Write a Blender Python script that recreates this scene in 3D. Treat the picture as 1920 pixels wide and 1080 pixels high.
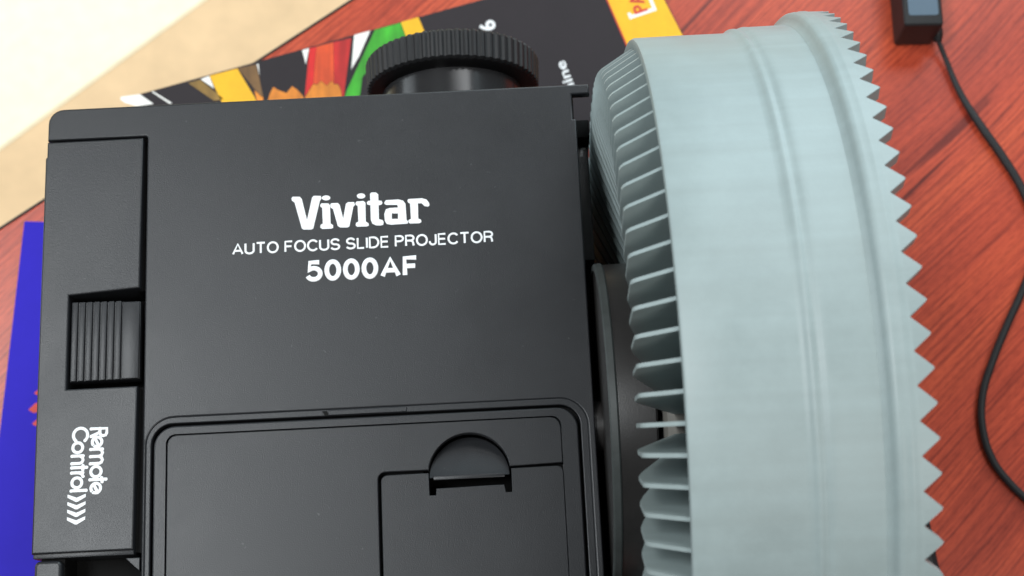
import bpy, bmesh, math, random
from mathutils import Vector, Matrix

random.seed(7)
for o in list(bpy.data.objects):
    bpy.data.objects.remove(o)
scene = bpy.context.scene
COL = scene.collection
S = 0.001                      # everything below is written in millimetres, desk surface at z = 0

# ------------------------------------------------------------------ camera
PHI, RHO = 0.2649, 0.0489      # tilt away from straight down, roll
fw = Vector((0, math.sin(PHI), -math.cos(PHI)))
up0 = Vector((0, math.cos(PHI), math.sin(PHI)))
rt0 = Vector((1, 0, 0))
rt = rt0 * math.cos(RHO) - up0 * math.sin(RHO)
up = rt0 * math.sin(RHO) + up0 * math.cos(RHO)
cam = bpy.data.cameras.new('camera')
cam.sensor_width = 36.0
cam.lens = 2878.2 / 1920 * 36
cam.clip_start, cam.clip_end = 0.01, 50
cam.dof.use_dof = True
cam.dof.focus_distance = 0.43
cam.dof.aperture_fstop = 18
camo = bpy.data.objects.new('camera', cam)
COL.objects.link(camo)
camo.matrix_world = Matrix(((rt.x, up.x, -fw.x, 0), (rt.y, up.y, -fw.y, 0), (rt.z, up.z, -fw.z, 570 * S), (0, 0, 0, 1)))
scene.camera = camo

# ------------------------------------------------------------------ light (an office: a ceiling fixture, a window and added fill lamps)
world = bpy.data.worlds.new('World')
scene.world = world
world.use_nodes = True
world.node_tree.nodes['Background'].inputs[0].default_value = (0.93, 0.97, 1.0, 1)
world.node_tree.nodes['Background'].inputs[1].default_value = 0.12

def area(name, loc, target, sx, sy, power, col):
    l = bpy.data.lights.new(name, 'AREA')
    l.shape = 'RECTANGLE'; l.size = sx; l.size_y = sy; l.energy = power; l.color = col
    o = bpy.data.objects.new(name, l); COL.objects.link(o)
    o.location = loc
    o.rotation_euler = (Vector(target) - Vector(loc)).to_track_quat('-Z', 'Y').to_euler()
    return o
a = area('ceiling_and_fill_light', (-0.78, 0.28, 2.0), (-0.1, 0.1, 0), 0.5, 1.0, 31, (0.94, 0.98, 1.0)); a.rotation_euler = (0, 0, 0)      # a fluorescent panel facing straight down
area('ceiling_and_fill_light', (0.55, 1.60, 2.1), (0.05, 0.1, 0), 1.2, 0.6, 14, (0.96, 0.985, 1.0))  # added far fill for the tray and the desk beside it
area('ceiling_and_fill_light', (0.85, -0.65, 2.1), (0.05, 0.05, 0), 0.9, 0.6, 16, (1.0, 0.98, 0.94))  # added fill to lift the desk right of the tray
area('window_and_fill_light', (-2.3, 0.75, 0.75), (0.0, 0.12, 0.15), 1.2, 1.0, 17, (0.86, 0.95, 1.0))  # added low fill from the left for the fin edges
area('window_and_fill_light', (0.9, 2.0, 0.80), (0.0, 0.15, 0.1), 1.4, 1.9, 45, (0.76, 0.93, 1.0))
# added spot that brightens the floor beyond the desk, standing in for daylight
sp = bpy.data.lights.new('floor_fill_spot', 'SPOT'); sp.energy = 180; sp.spot_size = math.radians(34); sp.spot_blend = 1.0
sp.shadow_soft_size = 0.25; sp.color = (1.0, 0.97, 0.90)
spo = bpy.data.objects.new('floor_fill_spot', sp); COL.objects.link(spo)
spo.location = (-2.0, 2.5, 1.5)
spo.rotation_euler = (Vector((-0.33, 0.60, -0.7)) - spo.location).to_track_quat('-Z', 'Y').to_euler()

vs = scene.view_settings
vs.view_transform = 'Standard'; vs.look = 'None'; vs.exposure = 0.0; vs.gamma = 1.0; vs.use_curve_mapping = False
scene.render.engine = 'CYCLES'

# ------------------------------------------------------------------ materials
def mat(name, col, rough=0.5, spec=0.5, coat=0.0, grain=0.0, gscale=2500, mottle=0.0, mscale=40, metal=0.0, sub=0.0, rvar=0.0, dust=0.0, streak=0.0, sdir=(6, 260, 260), sdark=0.78):
    m = bpy.data.materials.new(name); m.use_nodes = True
    nt = m.node_tree; b = nt.nodes['Principled BSDF']
    b.inputs['Base Color'].default_value = (*col, 1)
    b.inputs['Roughness'].default_value = rough
    b.inputs['Specular IOR Level'].default_value = spec
    b.inputs['Metallic'].default_value = metal
    b.inputs['Coat Weight'].default_value = coat
    if sub:
        b.inputs['Subsurface Weight'].default_value = sub
        b.inputs['Subsurface Radius'].default_value = (1, 1, 1)
        b.inputs['Subsurface Scale'].default_value = 0.003
    tc = nt.nodes.new('ShaderNodeTexCoord')
    if grain:
        n = nt.nodes.new('ShaderNodeTexNoise'); n.inputs['Scale'].default_value = gscale; n.inputs['Detail'].default_value = 2
        nt.links.new(tc.outputs['Object'], n.inputs['Vector'])
        bp = nt.nodes.new('ShaderNodeBump'); bp.inputs['Strength'].default_value = grain; bp.inputs['Distance'].default_value = 0.0003
        nt.links.new(n.outputs['Fac'], bp.inputs['Height']); nt.links.new(bp.outputs['Normal'], b.inputs['Normal'])
    if mottle or rvar:
        n2 = nt.nodes.new('ShaderNodeTexNoise'); n2.inputs['Scale'].default_value = mscale; n2.inputs['Detail'].default_value = 6; n2.inputs['Roughness'].default_value = 0.72
        nt.links.new(tc.outputs['Object'], n2.inputs['Vector'])
    if mottle:
        mr = nt.nodes.new('ShaderNodeMapRange')
        mr.inputs[1].default_value = 0.25; mr.inputs[2].default_value = 0.75
        mr.inputs[3].default_value = 1 - mottle; mr.inputs[4].default_value = 1 + mottle
        nt.links.new(n2.outputs['Fac'], mr.inputs[0])
        mx = nt.nodes.new('ShaderNodeVectorMath'); mx.operation = 'SCALE'
        mx.inputs[0].default_value = col
        nt.links.new(mr.outputs[0], mx.inputs['Scale']); nt.links.new(mx.outputs[0], b.inputs['Base Color'])
    if dust or streak:
        src = b.inputs['Base Color'].links[0].from_socket
        mp = nt.nodes.new('ShaderNodeMapping'); mp.inputs['Scale'].default_value = (1, 1, 1) if dust else sdir
        nt.links.new(tc.outputs['Object'], mp.inputs['Vector'])
        n3 = nt.nodes.new('ShaderNodeTexNoise'); n3.inputs['Scale'].default_value = 420 if dust else 1; n3.inputs['Detail'].default_value = 2
        nt.links.new(mp.outputs[0], n3.inputs['Vector'])
        m3 = nt.nodes.new('ShaderNodeMapRange')
        lo, hi, a_, b_ = (0.745, 0.80, 0.0, dust) if dust else (0.3, 0.7, 0.0, streak)
        for k_, v_ in zip((1, 2, 3, 4), (lo, hi, a_, b_)): m3.inputs[k_].default_value = v_
        nt.links.new(n3.outputs['Fac'], m3.inputs[0])
        x3 = nt.nodes.new('ShaderNodeMix'); x3.data_type = 'RGBA'
        x3.inputs['B'].default_value = (0.30, 0.30, 0.30, 1) if dust else (col[0] * sdark, col[1] * sdark * 0.96, col[2] * sdark * 0.93, 1)
        nt.links.new(m3.outputs[0], x3.inputs['Factor']); nt.links.new(src, x3.inputs['A']); nt.links.new(x3.outputs['Result'], b.inputs['Base Color'])
    if rvar:
        mr2 = nt.nodes.new('ShaderNodeMapRange')
        mr2.inputs[1].default_value = 0.3; mr2.inputs[2].default_value = 0.7
        mr2.inputs[3].default_value = rough - rvar; mr2.inputs[4].default_value = rough + rvar
        nt.links.new(n2.outputs['Fac'], mr2.inputs[0]); nt.links.new(mr2.outputs[0], b.inputs['Roughness'])
    return m

def wood_mat():
    m = bpy.data.materials.new('cherry_laminate'); m.use_nodes = True
    nt = m.node_tree; b = nt.nodes['Principled BSDF']; L = nt.links.new; N = nt.nodes.new
    tc = N('ShaderNodeTexCoord')
    def noise(scale, detail, src, dist=0.0):
        mp = N('ShaderNodeMapping'); mp.inputs['Scale'].default_value = scale
        L(src, mp.inputs['Vector'])
        n = N('ShaderNodeTexNoise'); n.inputs['Scale'].default_value = 1; n.inputs['Detail'].default_value = detail; n.inputs['Distortion'].default_value = dist
        L(mp.outputs[0], n.inputs['Vector']); return n.outputs['Fac']
    rot = N('ShaderNodeMapping'); rot.inputs['Rotation'].default_value = (0, 0, math.radians(-42))
    L(tc.outputs['Object'], rot.inputs['Vector'])
    # a slow wander of the grain
    wn = N('ShaderNodeTexNoise'); wn.inputs['Scale'].default_value = 9; wn.inputs['Detail'].default_value = 1
    L(rot.outputs[0], wn.inputs['Vector'])
    wv = N('ShaderNodeVectorMath'); wv.operation = 'MULTIPLY_ADD'
    L(wn.outputs['Color'], wv.inputs[0]); wv.inputs[1].default_value = (0, 0.012, 0); L(rot.outputs[0], wv.inputs[2])
    src = wv.outputs[0]
    fine = noise((22, 950, 1), 3, src)
    mid = noise((7, 150, 1), 4, src)
    broad = noise((4, 26, 1), 2, src)
    vein = noise((6, 165, 1), 2, src, 0.25)
    speck = noise((260, 900, 1), 3, src)
    def ramp(fac, stops):
        r = N('ShaderNodeValToRGB'); e = r.color_ramp.elements
        e[0].position, e[0].color = stops[0][0], (*stops[0][1], 1)
        e[1].position, e[1].color = stops[-1][0], (*stops[-1][1], 1)
        for p, c in stops[1:-1]:
            x = e.new(p); x.color = (*c, 1)
        L(fac, r.inputs[0]); return r.outputs[0]
    base = ramp(broad, [(0.30, (0.36, 0.044, 0.022)), (0.5, (0.45, 0.060, 0.027)), (0.70, (0.52, 0.080, 0.031))])
    def mult(a, bcol, fac=1.0):
        x = N('ShaderNodeMix'); x.data_type = 'RGBA'; x.blend_type = 'MULTIPLY'; x.inputs['Factor'].default_value = fac
        L(a, x.inputs['A']); L(bcol, x.inputs['B']); return x.outputs['Result']
    c = mult(base, ramp(mid, [(0.30, (0.84, 0.81, 0.81)), (0.52, (1, 1, 1)), (0.7, (1.06, 1.08, 1.04))]))
    c = mult(c, ramp(fine, [(0.32, (0.58, 0.52, 0.56)), (0.5, (1, 1, 1)), (0.70, (1.15, 1.24, 1.15))]))
    c = mult(c, ramp(vein, [(0.27, (0.36, 0.30, 0.38)), (0.305, (0.55, 0.50, 0.55)), (0.335, (1, 1, 1)), (1.0, (1, 1, 1))]))
    c = mult(c, ramp(speck, [(0.3, (0.80, 0.76, 0.76)), (0.5, (1, 1, 1)), (0.7, (1.08, 1.12, 1.10))]))
    L(c, b.inputs['Base Color'])
    b.inputs['Roughness'].default_value = 0.33
    b.inputs['Specular IOR Level'].default_value = 0.4
    bp = N('ShaderNodeBump'); bp.inputs['Strength'].default_value = 0.10; bp.inputs['Distance'].default_value = 0.0003
    L(fine, bp.inputs['Height']); L(bp.outputs[0], b.inputs['Normal'])
    return m

M = {
    'black': mat('black_moulded_plastic', (0.016, 0.0172, 0.0195), 0.36, 0.36, grain=0.16, gscale=3000, mottle=0.12, mscale=34, rvar=0.03, dust=0.12),
    'black2': mat('black_smooth_plastic', (0.026, 0.026, 0.028), 0.42, 0.5, grain=0.10, gscale=1500),
    'recess_shade': mat('recess_shade_black', (0.008, 0.008, 0.008), 0.7, 0.1),  # near-black base colour stands for the shade in gaps and wells
    'brown': mat('dark_brown_plastic', (0.045, 0.037, 0.031), 0.48, 0.4, grain=0.1, mottle=0.25, mscale=90),
    'lens': mat('black_lens_barrel', (0.020, 0.020, 0.021), 0.20, 0.5),
    'rubber': mat('black_rubber', (0.013, 0.013, 0.014), 0.5, 0.35, grain=0.1),
    'ink': mat('white_ink', (0.80, 0.81, 0.82), 0.55, 0.3, mottle=0.10, mscale=900, grain=0.2, gscale=3600),
    'tray': mat('pale_grey_plastic', (0.288, 0.352, 0.352), 0.46, 0.42, grain=0.08, gscale=1400, mottle=0.09, mscale=60, rvar=0.07, streak=0.26),
    'hub': mat('grey_hub_plastic', (0.20, 0.19, 0.17), 0.5, 0.4, mottle=0.2, mscale=80),
    'wood': wood_mat(),
    'mould': mat('dark_edge_moulding', (0.035, 0.022, 0.015), 0.5, 0.4),
    'floor': mat('tan_vinyl_floor', (0.70, 0.50, 0.29), 0.6, 0.3, mottle=0.13, mscale=24),
    'rug': mat('cream_woven_mat', (0.86, 0.83, 0.62), 0.8, 0.2, mottle=0.09, mscale=60, grain=0.3, gscale=500),
    'blue': mat('blue_card', (0.030, 0.019, 0.45), 0.65, 0.15, mottle=0.06, mscale=60),
    'redink': mat('red_ink', (0.55, 0.03, 0.02), 0.5, 0.4, mottle=0.2, mscale=300),
    'sky_sheen': mat('painted_sky_sheen', (0.06, 0.105, 0.15), 0.4, 0.5),
    'mount': mat('dark_glossy_plastic', (0.022, 0.020, 0.019), 0.34, 0.5, grain=0.1, mottle=0.25, mscale=90),
    'strip': mat('grey_edge', (0.050, 0.057, 0.055), 0.5, 0.4, mottle=0.3, mscale=120),
    'steel': mat('dull_steel', (0.30, 0.31, 0.31), 0.4, 0.5, metal=0.6),
    'card': mat('black_printed_card', (0.022, 0.017, 0.020), 0.6, 0.25, mottle=0.10, mscale=50),
    'print_white': mat('white_print', (0.85, 0.83, 0.78), 0.45, 0.4),
    'print_yellow': mat('yellow_print', (0.85, 0.45, 0.006), 0.45, 0.4, mottle=0.12, mscale=90, streak=0.25, sdir=(190, 22, 1), sdark=0.75),
    'print_gold': mat('gold_print', (0.30, 0.17, 0.03), 0.45, 0.4, mottle=0.28, mscale=90, streak=0.8, sdir=(190, 22, 1), sdark=0.45),
    'print_brown': mat('brown_print', (0.20, 0.10, 0.03), 0.45, 0.4, mottle=0.28, mscale=90, streak=0.8, sdir=(190, 22, 1), sdark=0.45),
    'print_wood': mat('orange_print', (0.85, 0.27, 0.02), 0.45, 0.4, mottle=0.28, mscale=90, streak=0.8, sdir=(190, 22, 1), sdark=0.45),
    'print_red': mat('red_print', (0.80, 0.012, 0.012), 0.45, 0.4, mottle=0.28, mscale=90, streak=0.8, sdir=(190, 22, 1), sdark=0.45),
    'print_scarlet': mat('scarlet_print', (0.85, 0.09, 0.015), 0.45, 0.4, mottle=0.28, mscale=90, streak=0.8, sdir=(190, 22, 1), sdark=0.45),
    'print_crimson': mat('crimson_print', (0.62, 0.016, 0.014), 0.45, 0.4, mottle=0.28, mscale=90, streak=0.8, sdir=(190, 22, 1), sdark=0.45),
    'print_green': mat('green_print', (0.045, 0.42, 0.02), 0.45, 0.4, mottle=0.28, mscale=90, streak=0.8, sdir=(190, 22, 1), sdark=0.45),
}

# ------------------------------------------------------------------ helpers
ORG = {}                                          # world origin (mm) of every root and its parts

def root(name, loc, label, cat, group=None):
    o = bpy.data.objects.new(name, None); COL.objects.link(o)
    o.empty_display_size = 0.02
    o.location = Vector(loc) * S
    o['label'] = label; o['category'] = cat
    if group: o['group'] = group
    ORG[o.name] = Vector(loc)
    return o

def add(name, me, m, parent=None, loc=None, smooth=35):
    """mesh in world millimetres -> one object"""
    org = ORG[parent.name] if parent else Vector(loc or (0, 0, 0))
    me.transform(Matrix.Scale(S, 4) @ Matrix.Translation(-org))
    me.name = name
    me.materials.clear(); me.materials.append(M[m])
    if smooth:
        me.shade_smooth(); me.set_sharp_from_angle(angle=math.radians(smooth))
    o = bpy.data.objects.new(name, me); COL.objects.link(o)
    if parent: o.parent = parent
    else: o.location = org * S
    ORG[o.name] = org
    return o

def tag(o, label, cat, group=None):
    o['label'] = label; o['category'] = cat
    if group: o['group'] = group
    return o

def mesh_of(bm):
    bmesh.ops.recalc_face_normals(bm, faces=bm.faces[:])
    me = bpy.data.meshes.new('m'); bm.to_mesh(me); bm.free(); return me

def plate(loops, z0, z1, bev=0.4, res=2):
    """flat plate from 2D loops (first outer, others holes), with rounded edges"""
    cu = bpy.data.curves.new('c', 'CURVE'); cu.dimensions = '2D'; cu.fill_mode = 'BOTH'
    h = (z1 - z0) / 2
    b = min(bev, h * 0.98)
    cu.extrude = max((h - b), 0.0) * S; cu.bevel_depth = b * S; cu.bevel_resolution = res; cu.offset = -b * S
    for l in loops:
        sp = cu.splines.new('POLY'); sp.points.add(len(l) - 1); sp.use_cyclic_u = True
        for p, q in zip(sp.points, l): p.co = (q[0] * S, q[1] * S, 0, 1)
    return curve_mesh(cu, Matrix.Translation((0, 0, (z0 + z1) / 2)))

def curve_mesh(cu, mtx):
    ob = bpy.data.objects.new('tmp', cu); COL.objects.link(ob)
    dg = bpy.context.evaluated_depsgraph_get()
    me = bpy.data.meshes.new_from_object(ob.evaluated_get(dg))
    bpy.data.objects.remove(ob); bpy.data.curves.remove(cu)
    me.transform(Matrix.Scale(1 / S, 4)); me.transform(mtx)
    return me

def rrect(x0, y0, x1, y1, r=0, n=7, corners='1111'):
    """rounded rectangle; corners = BL BR TR TL"""
    out = []
    for (cx, cy, a0, k) in ((x0, y0, 180, 0), (x1, y0, 270, 1), (x1, y1, 0, 2), (x0, y1, 90, 3)):
        rr = r if corners[k] == '1' else 0
        if rr == 0: out.append((cx, cy)); continue
        ox = cx + (rr if k in (0, 3) else -rr); oy = cy + (rr if k in (0, 1) else -rr)
        for i in range(n):
            a = math.radians(a0 + 90 * i / (n - 1)); out.append((ox + rr * math.cos(a), oy + rr * math.sin(a)))
    return out

def box(x0, x1, y0, y1, z0, z1, bev=0.5, seg=2):
    bm = bmesh.new(); bmesh.ops.create_cube(bm, size=1)
    for v in bm.verts:
        v.co = Vector(((x0 + x1) / 2 + v.co.x * (x1 - x0), (y0 + y1) / 2 + v.co.y * (y1 - y0), (z0 + z1) / 2 + v.co.z * (z1 - z0)))
    if bev: bmesh.ops.bevel(bm, geom=bm.edges[:], offset=bev, segments=seg, affect='EDGES', profile=0.6)
    return mesh_of(bm)

def lathe(profile, cy, cz, segs=192, axis='X', cx=0, phase=0.0, radf=None):
    """closed profile [(axial, radius)] revolved round a line parallel to X (or Y)"""
    bm = bmesh.new(); rings = []
    for i in range(segs):
        t = 2 * math.pi * i / segs + phase; ring = []
        for k, (a, r) in enumerate(profile):
            rr = radf(i, k, r) if radf else r
            if axis == 'X': co = (a, cy + rr * math.sin(t), cz + rr * math.cos(t))
            else: co = (cx + rr * math.sin(t), a, cz + rr * math.cos(t))
            ring.append(bm.verts.new(co))
        rings.append(ring)
    n = len(profile)
    for i in range(segs):
        a, b = rings[i], rings[(i + 1) % segs]
        for k in range(n):
            bm.faces.new((a[k], a[(k + 1) % n], b[(k + 1) % n], b[k]))
    return mesh_of(bm)

def tube(pts, rad, flat=1.0, cyclic=False, z=None, res=3):
    """smooth round cord through points; rad = number or list"""
    cu = bpy.data.curves.new('c', 'CURVE'); cu.dimensions = '3D'
    cu.bevel_depth = S; cu.bevel_resolution = res; cu.use_fill_caps = True; cu.resolution_u = 10
    sp = cu.splines.new('BEZIER'); sp.bezier_points.add(len(pts) - 1)
    for i, (p, q) in enumerate(zip(sp.bezier_points, pts)):
        p.co = Vector(q) * S; p.handle_left_type = p.handle_right_type = 'AUTO'
        p.radius = rad[i] if isinstance(rad, (list, tuple)) else rad
    return curve_mesh(cu, Matrix.Identity(4))

def join(meshes):
    bm = bmesh.new()
    for m in meshes:
        bm.from_mesh(m); bpy.data.meshes.remove(m)
    me = bpy.data.meshes.new('m'); bm.to_mesh(me); bm.free(); return me

def print_mesh(polys, z, h=0.06):
    return join([plate(p, z, z + h, 0.0) for p in polys])

def text_mesh(s, x0, y0, x1, y1, z, rot=0.0, bold=0.0, h=0.06, spacing=1.0):
    """lettering fitted into a box; (x0,y0) is the lower left of the word, sizes along the word"""
    cu = bpy.data.curves.new('t', 'FONT'); cu.body = s; cu.size = 1.0; cu.offset = bold; cu.space_character = spacing
    cu.fill_mode = 'BOTH'; cu.extrude = 0.0; cu.resolution_u = 4
    ob = bpy.data.objects.new('tmp', cu); COL.objects.link(ob)
    dg = bpy.context.evaluated_depsgraph_get()
    me = bpy.data.meshes.new_from_object(ob.evaluated_get(dg))
    bpy.data.objects.remove(ob); bpy.data.curves.remove(cu)
    xs = [v.co.x for v in me.vertices]; ys = [v.co.y for v in me.vertices]
    w, hh = x1 - x0, y1 - y0
    me.transform(Matrix.Translation((-min(xs), -min(ys), 0)))
    me.transform(Matrix.Diagonal((w / (max(xs) - min(xs)), hh / (max(ys) - min(ys)), 1, 1)))
    me.transform(Matrix.Translation((x0, y0, z + h)) @ Matrix.Rotation(rot, 4, 'Z'))
    return me

# ================================================================== the setting
# desk: its far edge runs diagonally; wood grain follows it
e0, e1 = Vector((-63.5, 279.1)), Vector((-198.7, 191.7))
ed = (e0 - e1).normalized(); en = Vector((ed.y, -ed.x))          # en points into the desk
mid = (e0 + e1) / 2
def dk(a, b): p = mid + ed * a + en * b; return (p.x, p.y)
desk = add('desk', plate([[dk(-500, 3), dk(-500, 720), dk(900, 720), dk(900, 3)]], -28, 0, 0.4), 'wood')
desk['kind'] = 'structure'
add('edge_moulding', plate([[dk(-500, 1.3), dk(-500, 2.95), dk(900, 2.95), dk(900, 1.3)]], -28.5, -0.35, 1.2, 3), 'mould', desk)
floor = add('floor', plate([[(-3000, -2500), (3000, -2500), (3000, 3500), (-3000, 3500)]], -720, -700, 0), 'floor')
floor['kind'] = 'structure'
f0, f1 = Vector((-264.7, 628.5)), Vector((-445.4, 494.1))
fd = (f0 - f1).normalized(); fn = Vector((-fd.y, fd.x)); fm = (f0 + f1) / 2
def fl(a, b): p = fm + fd * a + fn * b; return (p.x, p.y)
rug = add('floor_mat', plate([[fl(-700, 0), fl(700, 0), fl(700, 900), fl(-700, 900)]], -700, -699.2, 0.3), 'rug', loc=(-500, 800, -700))
tag(rug, 'cream floor mat lying on the tan floor beyond the desk edge', 'floor mat')

# traced outlines (mm) of the brand lettering and of the print on the paper box
VIVITAR = [
    [[(-64.52, 149.08), (-64.17, 149.55), (-62.08, 149.45), (-61.43, 148.68), (-59.95, 142.01), (-58.36, 149.01), (-57.77, 149.52), (-55.79, 149.37), (-55.52, 148.62), (-56.05, 147.79), (-58.14, 139.25), (-58.72, 138.99), (-61.03, 139.11), (-61.54, 139.54), (-63.61, 147.69), (-64.41, 148.34)]] ,
    [[(-52.89, 148.61), (-53.02, 148.27), (-53.38, 148.02), (-53.9, 147.89), (-54.47, 147.92), (-54.98, 148.1), (-55.33, 148.39), (-55.45, 148.74), (-55.32, 149.07), (-54.96, 149.32), (-54.44, 149.45), (-53.87, 149.42), (-53.36, 149.24), (-53.01, 148.95)]] ,
    [[(-55.95, 146.56), (-55.59, 147.03), (-53.5, 146.92), (-53.05, 146.29), (-52.95, 140.56), (-52.22, 140.04), (-52.23, 139.19), (-52.7, 138.97), (-55.48, 138.99), (-56.05, 139.5), (-55.92, 140.35), (-55.27, 140.68), (-55.38, 145.55), (-55.95, 146.07)]] ,
    [[(-52.92, 146.65), (-52.57, 146.92), (-50.71, 146.9), (-50.14, 146.26), (-49.18, 141.94), (-48.28, 146.53), (-47.69, 146.99), (-45.83, 146.94), (-45.61, 146.03), (-46.09, 145.44), (-47.37, 139.42), (-47.95, 139.09), (-50.15, 139.2), (-50.84, 139.72), (-52.14, 145.02), (-52.94, 145.67)]] ,
    [[(-42.42, 148.68), (-42.55, 148.32), (-42.91, 148.05), (-43.43, 147.92), (-44.0, 147.95), (-44.51, 148.13), (-44.86, 148.44), (-44.98, 148.81), (-44.84, 149.16), (-44.48, 149.44), (-43.96, 149.57), (-43.39, 149.54), (-42.89, 149.35), (-42.54, 149.05)]] ,
    [[(-45.42, 146.51), (-45.13, 147.05), (-43.03, 147.12), (-42.46, 146.6), (-42.48, 140.63), (-41.68, 140.1), (-41.58, 139.37), (-42.17, 139.11), (-45.06, 139.18), (-45.51, 139.57), (-45.38, 140.41), (-44.68, 140.74), (-44.81, 145.74), (-45.38, 146.02)]] ,
    [[(-41.01, 149.34), (-40.53, 149.68), (-39.25, 149.62), (-38.57, 148.97), (-38.55, 147.01), (-37.69, 146.92), (-37.36, 146.34), (-37.6, 145.74), (-38.54, 145.54), (-38.53, 141.16), (-37.49, 140.86), (-37.16, 140.23), (-37.3, 139.39), (-38.12, 139.19), (-39.5, 139.31), (-40.53, 139.92), (-40.97, 141.04), (-40.98, 145.67), (-41.9, 145.96), (-42.07, 146.58), (-41.64, 147.05), (-40.99, 147.13)]] ,
    [[(-36.77, 146.43), (-36.29, 147.02), (-32.57, 147.07), (-31.19, 146.63), (-30.52, 145.62), (-30.32, 140.49), (-29.92, 140.11), (-30.01, 139.38), (-34.87, 139.27), (-36.25, 139.58), (-36.81, 140.58), (-36.91, 142.78), (-36.37, 144.21), (-35.2, 144.52), (-32.76, 144.56), (-32.97, 145.38), (-36.33, 145.55), (-36.79, 145.94)], [(-34.66, 142.78), (-32.81, 142.69), (-32.86, 140.99), (-34.71, 141.08)]] ,
    [[(-29.91, 146.56), (-29.55, 147.04), (-25.6, 147.08), (-24.22, 146.64), (-23.44, 145.5), (-23.35, 144.76), (-23.83, 144.35), (-24.86, 144.59), (-25.65, 145.49), (-26.81, 145.55), (-26.84, 140.8), (-26.04, 140.39), (-25.95, 139.66), (-26.42, 139.32), (-29.32, 139.35), (-29.77, 139.69), (-29.75, 140.46), (-29.04, 140.79), (-29.13, 145.55), (-29.7, 145.94)]] ,
]
BOX_PRINT = [
    ('print_white', [(-151.03, 239.54), (-143.5, 240.17), (-138.0, 235.78), (-144.69, 235.11), (-149.19, 236.71), (-151.13, 238.18)]) ,
    ('print_white', [(-138.91, 240.96), (-138.27, 241.14), (-130.67, 235.74), (-131.62, 235.45)]) ,
    ('print_gold', [(-124.36, 243.98), (-119.56, 245.1), (-110.26, 236.38), (-114.08, 235.89)]) ,
    ('print_white', [(-119.43, 245.3), (-116.04, 246.5), (-113.97, 241.03)]) ,
    ('print_yellow', [(-115.92, 246.57), (-104.83, 249.16), (-98.13, 236.77), (-96.23, 232.57), (-110.25, 233.3)]) ,
    ('print_brown', [(-104.7, 249.22), (-97.25, 250.49), (-94.62, 236.58), (-95.58, 236.63)]) ,
    ('print_white', [(-97.06, 250.62), (-96.42, 250.72), (-95.92, 245.58)]) ,
    ('print_wood', [(-98.12, 239.37), (-94.62, 236.24), (-94.63, 233.85), (-96.74, 233.96)]) ,
    ('print_wood', [(-93.04, 233.76), (-92.06, 237.47), (-90.58, 240.48), (-88.54, 239.0), (-85.36, 237.6), (-83.1, 240.43), (-80.88, 238.6), (-78.68, 235.74), (-78.39, 233.0)]) ,
    ('print_white', [(-78.96, 255.63), (-76.19, 256.32), (-77.56, 249.45)]) ,
    ('print_red', [(-76.06, 256.31), (-73.28, 256.86), (-74.78, 241.03), (-76.41, 238.37), (-78.17, 235.72), (-78.02, 237.08)]) ,
    ('print_scarlet', [(-73.15, 256.93), (-66.5, 258.39), (-66.48, 240.59), (-67.41, 242.01), (-69.36, 240.05), (-71.57, 242.23), (-73.19, 240.6), (-74.65, 241.16)]) ,
    ('print_crimson', [(-66.37, 258.45), (-59.25, 259.89), (-63.11, 232.2), (-63.65, 237.69), (-64.75, 240.5), (-66.35, 240.58)]) ,
    ('print_wood', [(-78.04, 235.37), (-76.29, 238.22), (-74.65, 240.88), (-73.19, 240.39), (-71.57, 242.03), (-69.36, 239.85), (-67.41, 241.81), (-66.48, 240.38), (-64.88, 240.3), (-63.78, 237.56), (-63.24, 232.2), (-78.07, 232.98)]) ,
    ('print_white', [(-58.07, 261.08), (-51.58, 262.7), (-56.33, 251.79), (-59.52, 246.42)]) ,
    ('print_green', [(-49.64, 262.95), (-39.24, 265.41), (-37.49, 259.01), (-47.31, 252.71), (-55.24, 242.75), (-56.75, 231.86), (-63.11, 232.2), (-61.42, 237.58)]) ,
    ('print_wood', [(-62.11, 234.88), (-60.44, 238.55), (-58.52, 238.8), (-57.32, 235.31), (-57.39, 231.9), (-62.48, 232.16)]) ,
    ('print_yellow', [(-39.24, 265.69), (-32.2, 267.5), (-29.71, 260.49), (-37.18, 258.79)]) ,
]

# ================================================================== things under the projector
# blue booklet
Q = root('blue_booklet', (-125, 120, 0), 'plain blue booklet with small red marks lying under the projector', 'booklet')
def skew(pts, o, ang): return [(o[0] + p[0] * math.cos(ang) - p[1] * math.sin(ang), o[1] + p[0] * math.sin(ang) + p[1] * math.cos(ang)) for p in pts]
bo, ba = (-187.7, 189.8), math.radians(-4.3)
add('pages', plate([skew([(0.6, -0.6), (118, -0.6), (118, -175), (0.6, -175)], bo, ba)], 0.2, 3.6, 0.1), 'print_white', Q)
add('cover', plate([skew(rrect(0, -176, 119, 0, 0.8), bo, ba)], 3.6, 4.6, 0.2), 'blue', Q)
for (x, y, r) in ((-180.0, 121.8, 1.5), (-181.0, 115.8, 2.5), (-180.3, 110.2, 1.6)):
    add('red_mark', plate([[(x - r, y - 0.2 * r), (x - 0.2 * r, y - 0.75 * r), (x + r, y - 0.55 * r), (x + 1.1 * r, y + 0.5 * r), (x + 0.1 * r, y + 0.8 * r)]], 4.62, 4.68, 0), 'redink', Q)

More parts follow.
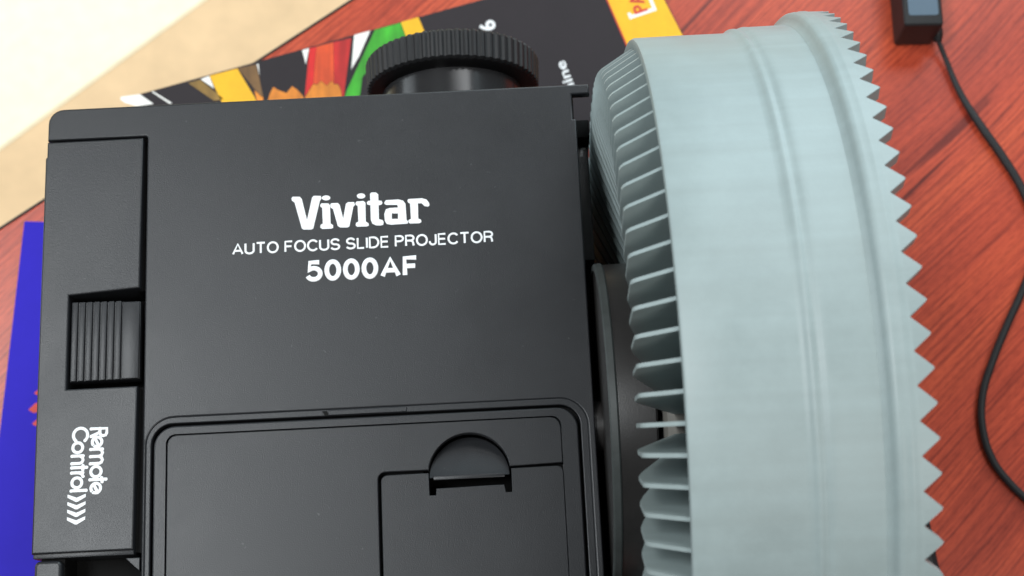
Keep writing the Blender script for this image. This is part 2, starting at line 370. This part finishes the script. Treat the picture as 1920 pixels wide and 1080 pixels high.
# thin black paper box with coloured pencils printed on it
P = root('paper_box', (-30, 235, 0), 'thin black paper box printed with coloured pencils and a yellow band, behind the projector', 'paper box')
K = 565 / 570
outline = [(-151.2, 240.9), (59.8, 292.6), (82.0, 234), (84, 216), (-128, 201), (-133, 226), (-138.5, 236.2), (-146.5, 239.2), (-150.8, 240.4)]
outline = [(x * K, y * K) for x, y in outline]
bx = add('box_lid', plate([outline[::-1]], 0.3, 5.0, 0.25), 'card', P)
ytop = [(38.1, 286.3), (58.3, 291.3), (81.0, 233.5), (80.5, 222), (59.5, 223)]
add('yellow_band', plate([[(44.1 - 4.5, 271.0 + 13.8), (58.9, 289.6), (79.8, 236), (55.4, 236.3)][::-1]], 5.02, 5.08, 0), 'print_yellow', P)
add('red_rule', plate([[(44.1 - 5.1, 271.0 + 13.7), (44.1 - 4.55, 271.0 + 13.8), (55.4, 236.3), (54.8, 236.3)]], 5.02, 5.08, 0), 'redink', P)
names = {'print_white': 'printed_highlight', 'print_wood': 'printed_pencil_tip', 'print_gold': 'printed_shadow', 'print_brown': 'printed_shadow'}
for i, (m, poly) in enumerate(BOX_PRINT):
    add(names.get(m, 'printed_pencil'), plate([poly], 5.02 + 0.05 * (i % 2), 5.06 + 0.05 * (i % 2), 0), m, P)
td = math.radians(107)
def box_text(name, s, base, w, h, m, bold):
    me = text_mesh(s, 0, 0, w, h, 0, 0, bold)
    me.transform(Matrix.Translation((base[0], base[1], 5.14)) @ Matrix.Rotation(td, 4, 'Z'))
    add(name, me, m, P, smooth=0)
box_text('printed_number', '6', (-0.9, 261.0), 4.4, 6.6, 'ink', 0.03)
box_text('printed_word', 'hine', (29.2, 233.0), 13.4, 4.2, 'ink', 0.02)
box_text('printed_word', 'PA', (59.9, 265.6), 9.0, 5.6, 'redink', 0.02)
def bk(a, b): return (52.3 + a * math.cos(td - math.pi / 2) + b * math.cos(td), 262.0 + a * math.sin(td - math.pi / 2) + b * math.sin(td))
add('printed_bracket', plate([[bk(0, 0), bk(11.6, 0), bk(11.6, 14), bk(10.2, 14), bk(10.2, 1.6), bk(1.3, 1.6), bk(1.3, 2.8), bk(0, 2.8)]], 5.1, 5.16, 0), 'print_white', P)

# ================================================================== slide projector
J = root('slide_projector', (-58, 72, 0), 'black plastic slide projector with white lettering and a focusing lens', 'slide projector')
T = 135.0                                          # height of the top face
XL, XR, YF, YB = -138.2, 21.9, 181.2, -42.0

def rounded_left(x0, y0, x1, y1, r): return rrect(x0, y0, x1, y1, r, 7, '0001')
add('housing', plate([rrect(XL + 0.8, YB, XR, YF - 0.6, 3.5, 7, '0001')], 8, T - 16, 0.8), 'black', J)
for (x, y) in ((-125, 165), (8, 165), (-125, -25), (8, -25)):
    add('foot', plate([[(x + 7 * math.cos(a * math.pi / 12), y + 7 * math.sin(a * math.pi / 12)) for a in range(24)]], 4.7 if (x, y) == (-125, 165) or (x, y) == (-125, -25) else 0.0, 8.2, 0.8), 'rubber', J)

# upper frame under the cover plates: shade put into its near-black colour, with wells where the photo looks into the machine
slw = rrect(-130.6, 94.4, -108.4, 123.6, 0.3)
cav = rrect(-130.2, YB + 3, -108.6, 46.6, 0.6)
fing = [(-27, 57.5), (-1.5, 57.5), (-1.5, 66)] + [(-14.7 + 13.2 * math.cos(math.radians(a)), 64 + 13.2 * math.sin(math.radians(a))) for a in range(10, 180, 10)] + [(-27.9, 66)]
add('well_floor', plate([rrect(XL + 3, YB + 2, XR - 2, 125, 1)], T - 16, T - 15.2, 0), 'recess_shade', J)  # added liner, coloured near black to keep the wells in shade
add('inner_frame', plate([rrect(XL + 1.2, YB + 0.3, XR - 0.5, YF - 1.2, 3.0, 7, '0001'), slw, cav, fing], T - 16, T - 3.4, 0.2), 'recess_shade', J)

# top cover: L-shaped plate with the door opening and a notch by the tray
def door_loop(x0, x1, y1, r, d=0.0): return rrect(x0 + d, YB + 6 + d, x1 - d, y1 - d, r, 9, '0011')
top = []
top += [(-107.9, YB), (XR, YB), (XR, 170.1), (21.0, 170.1), (21.0, 178.0), (26.4, 178.0), (26.4, YF)]
top += [(XL + 4.6, YF)] + [(XL + 4.6 + 4.6 * math.cos(math.radians(a)), YF - 4.6 + 4.6 * math.sin(math.radians(a))) for a in range(105, 181, 15)]
top += [(XL, 171.2), (-108.4, 171.2), (-107.9, 170.7)]
add('top_cover', plate([top, door_loop(-106.9, 19.8, 84.4, 8)], T - 3.4, T, 0.55, 3), 'black', J)

# lip round the door, the door with its border, the small hatch
lip = add('door_surround', plate([door_loop(-106.9, 19.8, 84.4, 8, -0.15), door_loop(-105.5, 17.7, 82.6, 6)], T - 3.38, T - 0.2, 0.3, 3), 'black', J)
add('catch_slot', plate([[(-56.4, 84.1), (-54.9, 84.1), (-54.3, 82.7), (-55.6, 82.7)]], T - 0.3, T - 0.18, 0), 'recess_shade', J)  # flat plate, the slot's shade is put into its colour
add('hinge_strip', plate([rrect(-54.6, 82.75, -32.0, 84.2, 0.2)], T - 0.3, T + 0.12, 0.2), 'black', J)
door = add('lamp_door', plate([door_loop(-105.5, 17.7, 82.6, 6, 0.75), door_loop(-101.75, 12.6, 79.95, 3.2)], T - 3.4, T - 0.1, 0.45, 3), 'black', J)
CX, CY, CR = -14.7, 64.0, 11.7
arc = [(CX + CR * math.cos(math.radians(a)), CY + CR * math.sin(math.radians(a))) for a in range(6, 175, 6)]
panel = [(-101.05, YB + 7), (-40.75, YB + 7), (-40.75, 63.4)]
panel += [(-40.75 + 1.9 - 1.9 * math.cos(math.radians(a)), 63.7 + 1.9 * math.sin(math.radians(a))) for a in (0, 30, 60, 90)]
panel += [(CX - CR - 0.05, 65.6)] + arc[::-1] + [(CX + CR + 0.05, 65.6), (12.1, 65.9), (12.1, 76.4)]
panel += [(9.0 + 3.05 * math.cos(math.radians(a)), 76.3 + 3.0 * math.sin(math.radians(a))) for a in (30, 60, 90)]
panel += [(-98.4 + 2.65 * math.cos(math.radians(a)), 76.6 + 2.7 * math.sin(math.radians(a))) for a in (90, 120, 150, 180)]
add('door_panel', plate([panel], T - 3.4, T - 0.35, 0.3), 'black', door)
hatch = [(-39.9, YB + 7), (12.1, YB + 7), (12.1, 63.4)]
hatch += [(10.4 + 1.7 * math.cos(math.radians(a)), 63.4 + 1.7 * math.sin(math.radians(a))) for a in (30, 60, 90)]
hatch += [(-2.75, 65.05), (-2.75, 58.3), (-4.5, 58.3), (-4.9, 60.5), (-24.3, 60.3), (-24.4, 58.4), (-26.2, 58.4), (-26.3, 64.75)]
hatch += [(-38.2 + 1.7 * math.cos(math.radians(a)), 63.05 + 1.7 * math.sin(math.radians(a))) for a in (90, 120, 150, 180)]
ht = add('hatch', plate([hatch], T - 3.4, T - 0.3, 0.25), 'black', door)
# finger recess: a half-round floor that slopes up to its straight edge
bm = bmesh.new()
loop = [(CX + 11.4 * math.cos(math.radians(a)), CY - 0.6 + 11.9 * math.sin(math.radians(a))) for a in range(0, 181, 6)]
zt = lambda y: T - 0.9 - 4.6 * max(0, min(1, (y - (CY - 0.6)) / 11.5)) ** 0.8
tv = [bm.verts.new((x, y, zt(y))) for x, y in loop]; lv = [bm.verts.new((x, y, zt(y) - 1.0)) for x, y in loop]
mvs = [bm.verts.new((CX + (x - CX) * 0.5, CY - 0.6 + (y - CY + 0.6) * 0.5, zt(CY - 0.6 + (y - CY + 0.6) * 0.5) + 0.0)) for x, y in loop]
for i in range(len(loop) - 1):
    bm.faces.new((tv[i], tv[i + 1], mvs[i + 1], mvs[i])); bm.faces.new((tv[i], lv[i], lv[i + 1], tv[i + 1]))
bm.faces.new(mvs); bm.faces.new([tv[0], mvs[0], mvs[-1], tv[-1], lv[-1], lv[0]]); bm.faces.new(lv[::-1])
add('finger_recess', mesh_of(bm), 'black', ht, smooth=50)
add('latch_bar', box(-25.0, -4.6, 62.7, 63.9, T - 1.9, T - 0.7, 0.3), 'black', ht)

# remote control strip on the left, with its ribbed switch
rem = [(-138.9, 47.2), (-110.2, 47.2), (-109.75, 94.2), (-130.4, 94.2), (-130.4, 122.35), (-109.6, 123.7), (-109.2, 170.75), (-138.3, 170.75), (-138.3, 166.0), (-138.7, 165.6)]
rc = add('remote_control_cover', plate([rem], T - 14, T - 0.1, 0.5, 3), 'black', J)
add('cover_end', box(-138.7, -110.2, 45.9, 47.6, T - 12, T - 1.0, 0.4), 'black', rc)
add('left_rail', plate([rrect(-138.2, YB, -130.4, 45.3, 1.6, 6, '0011')], T - 13, T - 0.8, 0.9, 3), 'black', J)
add('cable_clip', box(-121, -112, 20, 38.5, T - 14, T - 9, 1.5), 'black2', J)
add('corner_web', plate([[(-108.5, 45.0), (-112.6, 45.0), (-108.5, 41.2)]], T - 4, T - 1.0, 0.2), 'black', J)
sw = add('slide_switch', plate([[(-129.9, 96.5), (-109.5, 96.6), (-109.5, 119.9), (-129.9, 120.6)]], T - 6, T - 1.5, 0.3), 'black', J)
for k in range(7):
    x = -129.75 + 2.13 * k
    add('rib', box(x + 0.24, x + 1.9, 96.6, 120.35 - 0.03 * k, T - 1.7, T - 0.75, 0.28), 'black', sw)
add('thumb_rest', box(-114.75, -109.7, 96.7, 119.8, T - 1.7, T - 0.8, 0.3), 'black', sw)

# lettering
add('brand_lettering', print_mesh(VIVITAR, T + 0.01), 'ink', J, smooth=0)
def el(cx, cy, rx, ry, a0, a1, n=14): return [(cx + rx * math.cos(math.radians(a0 + (a1 - a0) * i / n)), cy + ry * math.sin(math.radians(a0 + (a1 - a0) * i / n))) for i in range(n + 1)]
GLYPH = {  # centre lines in a unit-high box, width first
    'A': (.66, [[(0, 0), (.33, 1), (.66, 0)], [(.12, .32), (.54, .32)]]), 'U': (.58, [[(0, 1)] + el(.29, .3, .29, .3, 180, 360) + [(.58, 1)]]),
    'T': (.58, [[(0, 1), (.58, 1)], [(.29, 1), (.29, 0)]]), 'O': (.70, [el(.35, .5, .35, .5, 90, 450, 24)]), 'F': (.48, [[(0, 0), (0, 1), (.48, 1)], [(0, .52), (.43, .52)]]),
    'C': (.64, [el(.35, .5, .35, .5, 38, 322, 20)]), 'S': (.56, [el(.28, .745, .26, .255, 15, 255, 12) + el(.28, .25, .28, .25, 75, -165, 12)]), 'L': (.44, [[(0, 1), (0, 0), (.44, 0)]]),
    'I': (.0, [[(0, 1), (0, 0)]]), 'D': (.60, [[(0, 0), (0, 1)] + el(.24, .5, .36, .5, 90, -90, 14) + [(0, 0), (0, .2)]]), 'E': (.48, [[(.48, 1), (0, 1), (0, 0), (.48, 0)], [(0, .52), (.45, .52)]]),
    'P': (.52, [[(0, 0), (0, 1)] + el(.27, .74, .25, .26, 90, -90, 10) + [(0, .48)]]), 'R': (.56, [[(0, 0), (0, 1)] + el(.30, .75, .24, .25, 90, -90, 10) + [(0, .5)], [(.30, .5), (.46, .42), (.50, .25), (.53, 0)]]),
    'J': (.42, [[(.42, 1)] + el(.21, .26, .21, .26, 0, -180, 10) + [(0, .34)]]),
    '5': (.52, [[(.48, 1), (.10, 1), (.04, .52)] + el(.25, .33, .27, .33, 125, -160, 16)]), '0': (.50, [el(.25, .5, .25, .5, 90, 450, 24)]), ' ': (.12, [])}
def lettering(s, x0, y0, x1, h, w, gap):
    """strokes of even width w (mm), cap height h, fitted between x0 and x1"""
    ch = h - w; tot = sum(GLYPH[c][0] for c in s); k = (x1 - x0 - w * len(s) - gap * (len(s) - 1)) / tot
    ms = []; x = x0 + w / 2
    for c in s:
        gw, sts = GLYPH[c]
        for n, st in enumerate(sts):
            cl = (st[0][0] - st[-1][0]) ** 2 + (st[0][1] - st[-1][1]) ** 2 < 1e-6
            q = st[:-1] if cl else st
            cu = bpy.data.curves.new('c', 'CURVE'); cu.dimensions = '3D'; cu.bevel_depth = w / 2 * S; cu.bevel_resolution = 2; cu.use_fill_caps = True
            sp_ = cu.splines.new('POLY'); sp_.points.add(len(q) - 1); sp_.use_cyclic_u = cl
            for p, (u, v) in zip(sp_.points, q): p.co = ((x + u * k) * S, (y0 + w / 2 + v * ch) * S, 0, 1)
            ms.append(curve_mesh(cu, Matrix.Translation((0, 0, T + 0.004 * n)) @ Matrix.Diagonal((1, 1, 0.08, 1))))
        x += gw * k + w + gap
    return join(ms)
add('title_lettering', lettering('AUTO FOCUS SLIDE PROJECTOR', -82.3, 132.2, -4.7, 3.75, 0.63, 0.24), 'ink', J, smooth=0)
add('model_lettering', lettering('5000AF', -60.7, 122.8, -27.1, 6.7, 1.5, 0.42), 'ink', J, smooth=0)

# the rounded "Remote Control" lettering, drawn with a round pen; u runs along the word, v is the letter height
def pen(strokes, ox, oy, k, w, zflat):
    ms = []
    for st in strokes:
        cu = bpy.data.curves.new('c', 'CURVE'); cu.dimensions = '3D'
        cu.bevel_depth = w * S; cu.bevel_resolution = 2; cu.use_fill_caps = True
        cl = (st[0][0] - st[-1][0]) ** 2 + (st[0][1] - st[-1][1]) ** 2 < 1e-3
        if cl: st = st[:-1]
        sp = cu.splines.new('POLY'); sp.points.add(len(st) - 1); sp.use_cyclic_u = cl
        for p, (u, v) in zip(sp.points, st): p.co = ((ox + v * k) * S, (oy - u * k) * S, 0, 1)
        ms.append(curve_mesh(cu, Matrix.Translation((0, 0, T + 0.0)) @ Matrix.Diagonal((1, 1, zflat, 1))))
        for (u, v) in (() if cl else (st[0], st[-1])):
            ms.append(plate([[(ox + v * k + w * math.cos(a * math.pi / 6), oy - u * k + w * math.sin(a * math.pi / 6)) for a in range(12)]], T - 0.06, T + 0.055, 0))
    return ms
def ring(cu_, cv, r, a0=0, a1=360, n=18): return [(cu_ + r * math.cos(math.radians(a0 + (a1 - a0) * i / n)), cv + r * math.sin(math.radians(a0 + (a1 - a0) * i / n))) for i in range(n + 1)]
remote = [[(15, 0), (15, 158), (62, 158), (84, 148), (90, 122), (82, 98), (60, 88), (15, 88)], [(55, 86), (92, 2)],
          ring(150, 62, 48, -28, 300), [(112, 40), (194, 82)],
          [(225, 0), (225, 118)], [(225, 90), (240, 112), (262, 120), (285, 112), (298, 90), (298, 0)], [(298, 90), (313, 112), (335, 120), (358, 112), (370, 90), (370, 0)],
          ring(452, 58, 52), [(532, 0), (532, 160)], [(516, 116), (556, 122)],
          ring(618, 60, 48, -28, 300), [(580, 38), (662, 80)]]
control = [ring(82, 80, 72, 40, 320), ring(208, 55, 50), [(292, 0), (292, 112)], [(292, 80), (308, 105), (334, 112), (358, 102), (368, 78), (368, 0)],
           [(410, 0), (410, 150)], [(392, 112), (432, 112)], [(462, 0), (462, 112)], [(462, 70), (475, 100), (500, 116)], ring(563, 55, 50), [(642, 0), (642, 150)]]
kk = 0.0284
W = 17 * kk
add('remote_lettering', join(pen(remote, -122.8, 82.6, kk, W, 0.1)), 'ink', rc, smooth=0)
add('control_lettering', join(pen(control, -128.1, 82.8, kk, W, 0.1)), 'ink', rc, smooth=0)
for i in range(4):
    u0 = 682 + 75 * i
    a, b = 0, 0
    q = lambda u, v: (-128.15 + v * kk, 82.8 - u * kk)
    add('arrow_mark', plate([[q(u0 - 6, -32), q(u0 + 30, 60), q(u0 - 6, 150), q(u0 + 26, 150), q(u0 + 70, 72), q(u0 + 72, 60), q(u0 + 70, 48), q(u0 + 26, -32)][::-1]], T - 0.06, T + 0.06, 0), 'ink', rc, smooth=0)

# lens on the front wall
LX, LZ = -16.5, 90.0
lens = add('lens', lathe([(YF - 2, 0.01), (YF - 2, 25.5), (YF + 4, 25.5), (YF + 5, 24.2), (YF + 17, 23.6), (YF + 17.6, 20), (YF + 30, 20), (YF + 30, 0.01)], 0, LZ, 96, 'Y', LX), 'lens', J)
NR = 66
add('focus_ring', lathe([(199.6, 19.0), (199.6, 27.6), (200.2, 28.6), (208.6, 28.9), (209.4, 28.2), (210.5, 24.5), (210.5, 19.0)], 0, LZ, NR * 4, 'Y', LX,
    radf=lambda i, k, r: r + (0.0 if r < 25 else (0.22, 0.22, -0.38, -0.38)[i % 4])), 'rubber', lens, smooth=30)
add('front_glass', lathe([(205, 0.01), (205, 18.9), (206.5, 18.9), (207.8, 10), (208.2, 0.01)], 0, LZ, 64, 'Y', LX), 'lens', lens)

# right-hand side, facing the tray
AX, AZ = 77.05, 125.0                               # tray axle: y and z
mount = add('tray_mount', lathe([(21, 0.01), (21, 8), (24.2, 8), (24.2, 47.2), (26.6, 47.6), (36.0, 48), (36.6, 47.4), (36.6, 0.01)], AX, AZ, 128), 'mount', J)
add('mount_edge', lathe([(23.9, 46), (23.9, 47.6), (24.3, 48), (25.9, 48.2), (26.3, 47.9), (26.3, 46)], AX, AZ, 128), 'strip', mount)  # ring in a lighter grey than the mount
add('mount_spindle', lathe([(36.4, 0.01), (36.4, 9), (58, 9), (58, 0.01)], AX, AZ, 48), 'brown', mount)
add('gap_filler', box(21.4, 26.4, -41, 131.5, 9, 104, 0.5), 'recess_shade', J)  # added dark body that keeps the gap beside the mount black
add('side_step', box(21.6, 26.2, 132, 169.5, 60, 112, 0.6), 'black2', J)
add('side_block', box(21.5, 26.8, 171, 177, 30, 116, 0.5), 'recess_shade', J)
add('side_mark', plate([[(23.6, 166.2), (24.4, 166.2), (24.6, 168.4), (25.4, 168.4), (25.4, 168.9), (23.8, 168.9)]], 112.02, 112.08, 0), 'ink', J)

# ================================================================== rotary slide tray
N = 96
STEP = 2 * math.pi / N
R0 = root('slide_tray', (60, AX, AZ - 117.5), 'pale grey round slide tray with sawtooth edge and divider fins standing beside the projector', 'slide tray')
TH_T, TH_F = -0.1553, -0.2363                      # angular offsets of teeth and fins
tp = TH_T + STEP / 2
rim = [(36.8, 110.9), (37.1, 111.7), (37.9, 112.1), (50, 112.2), (62.6, 112.2), (63.7, 112.3), (64.5, 112.8), (65.1, 113.3), (65.7, 113.35), (66.2, 113.1), (66.9, 113.05), (67.6, 113.45), (68.5, 113.72), (69.8, 113.64), (78.6, 113.7),
       (79.6, 113.75), (79.6, 109.6), (40, 108.6), (37.0, 109.2)]
add('rim', lathe(rim, AX, AZ, 288), 'tray', R0, smooth=40)
flange = [(79.6, 113.8), (80.5, 114.4), (81.1, 115.4), (81.5, 116.5), (82.1, 117.0), (83.0, 117.15), (83.9, 117.05), (84.6, 117.3), (85.3, 117.3), (85.9, 117.1), (87.0, 117.1), (87.0, 113.2), (86.0, 109.6), (79.6, 109.6)]
fg = add('toothed_flange', lathe(flange, AX, AZ, 192, phase=tp), 'tray', R0, smooth=40)
# one tooth, shared by all
def tooth_mesh():
    bm = bmesh.new(); a = STEP / 2
    def P3(x, r, t): return Vector((x, r * math.sin(t), r * math.cos(t)))
    ro, ri = 117.1, 113.4
    o = [bm.verts.new(P3(87.0, ro, -a)), bm.verts.new(P3(87.0, ro, 0)), bm.verts.new(P3(87.0, ro, a)), bm.verts.new(P3(91.0, ro, a * 0.09)), bm.verts.new(P3(91.25, ro - 0.1, 0)), bm.verts.new(P3(91.0, ro, -a * 0.09))]
    n = [bm.verts.new(P3(87.0, ri, -a)), bm.verts.new(P3(87.0, ri, 0)), bm.verts.new(P3(87.0, ri, a)), bm.verts.new(P3(91.0, ri, a * 0.09)), bm.verts.new(P3(91.25, ri, 0)), bm.verts.new(P3(91.0, ri, -a * 0.09))]
    bm.faces.new(o); bm.faces.new(n[::-1])
    for i in range(6): bm.faces.new((o[i], n[i], n[(i + 1) % 6], o[(i + 1) % 6]))
    sel = [e for e in bm.edges if max(v.co.x for v in e.verts) > 88]
    bmesh.ops.bevel(bm, geom=sel, offset=0.22, segments=2, affect='EDGES', profile=0.5)
    return mesh_of(bm)
tm = tooth_mesh(); tm.transform(Matrix.Scale(S, 4)); tm.materials.append(M['tray']); tm.name = 'tooth'
off = (Vector((0, AX, AZ)) - ORG[R0.name]) * S
for i in range(N):
    o = bpy.data.objects.new('tooth', tm); o.parent = fg
    o.location = off; o.rotation_euler = (-(TH_T + STEP * i), 0, 0)
    COL.objects.link(o)
# one divider fin, shared by all
def fin_mesh():
    prof = [(27.9, 103.6), (38.2, 110.0), (80, 109.0), (83.5, 104), (83.5, 46.5), (41, 46.5), (37.5, 58), (28.4, 88), (27.3, 93), (27.35, 98)]
    prof[0:1] = [(27.45, 102.6), (27.9, 103.4), (28.6, 104.1)]
    bm = bmesh.new(); h = 0.5
    a = [bm.verts.new((x, -h, r)) for x, r in prof]; b = [bm.verts.new((x, h, r)) for x, r in prof]
    bm.faces.new(a); bm.faces.new(b[::-1]); n = len(prof); es = []
    for i in range(n): bm.faces.new((a[i], b[i], b[(i + 1) % n], a[(i + 1) % n]))
    return mesh_of(bm)
fm_ = fin_mesh(); fm_.transform(Matrix.Scale(S, 4)); fm_.materials.append(M['tray']); fm_.name = 'divider_fin'
for i in range(N):
    o = bpy.data.objects.new('divider_fin', fm_); o.parent = R0
    o.location = off; o.rotation_euler = (-(TH_F + STEP * i), 0, 0)
    COL.objects.link(o)
add('back_plate', lathe([(83.6, 46.4), (83.6, 109.4), (86.0, 109.4), (86.0, 12), (83.6, 12)], AX, AZ, 192), 'tray', R0)
add('hub', lathe([(38.2, 12), (38.2, 44.5), (39.2, 46.2), (44, 46.2), (44.3, 45.2), (45.7, 45.2), (46, 46.2), (83.4, 46.2), (83.4, 12)], AX, AZ, 128), 'hub', R0)

# ================================================================== things on the desk at the right
A = root('power_adapter', (167, 275, 0), 'small black power adapter box with a blue grey sky reflection painted on top, on the desk', 'power adapter')
def rotz(me, c, ang):
    me.transform(Matrix.Translation((c[0], c[1], 0)) @ Matrix.Rotation(ang, 4, 'Z') @ Matrix.Translation((-c[0], -c[1], 0))); return me
ca = (167, 275)
add('case', rotz(box(158.2, 173.6, 246.8, 306, 0.2, 19.5, 1.6, 3), ca, math.radians(-2)), 'rubber', A)
add('label', rotz(plate([rrect(160.2, 251.0, 171.8, 300, 1.0)], 19.52, 19.62, 0), ca, math.radians(-2)), 'sky_sheen', A)  # flat plate, the sky's reflection is put into its colour
add('strain_relief', tube([(172.8, 251.5, 6.5), (173.2, 248.6, 6.3), (173.6, 245.8, 5.6)], [3.0, 2.7, 1.7]), 'rubber', A)
add('cable', tube([(173.4, 247.5, 5.8), (176.4, 239.4, 3.2), (180.5, 225.5, 2.2), (187.6, 209.4, 2.4), (193.6, 198.0, 2.2), (200.6, 181.2, 2.0), (203.6, 163, 2.0), (195.4, 145.0, 2.0), (187.2, 130.7, 2.0), (179.2, 115.6, 2.0),
    (174.2, 103.6, 2.0), (172.6, 91.5, 2.0), (174.7, 79.4, 2.0), (179.2, 71.3, 2.0), (185.2, 64.2, 2.0), (200, 50, 2.0), (230, 38, 2.0)],
    [1.0, 1.0, 1.3, 1.65, 1.7, 1.6, 1.5, 1.5] + [1.5] * 9), 'rubber', A)
cord = add('black_cord', tube([(120, 104, 4.2), (134, 84, 4.2), (143.2, 62, 4.2), (145.2, 45, 4.2), (148.5, 15, 4.2), (150, -30, 4.2)], 4.1), 'rubber', loc=(145, 45, 0))
tag(cord, 'thick black cord on the desk, mostly hidden under the toothed tray edge', 'cord')
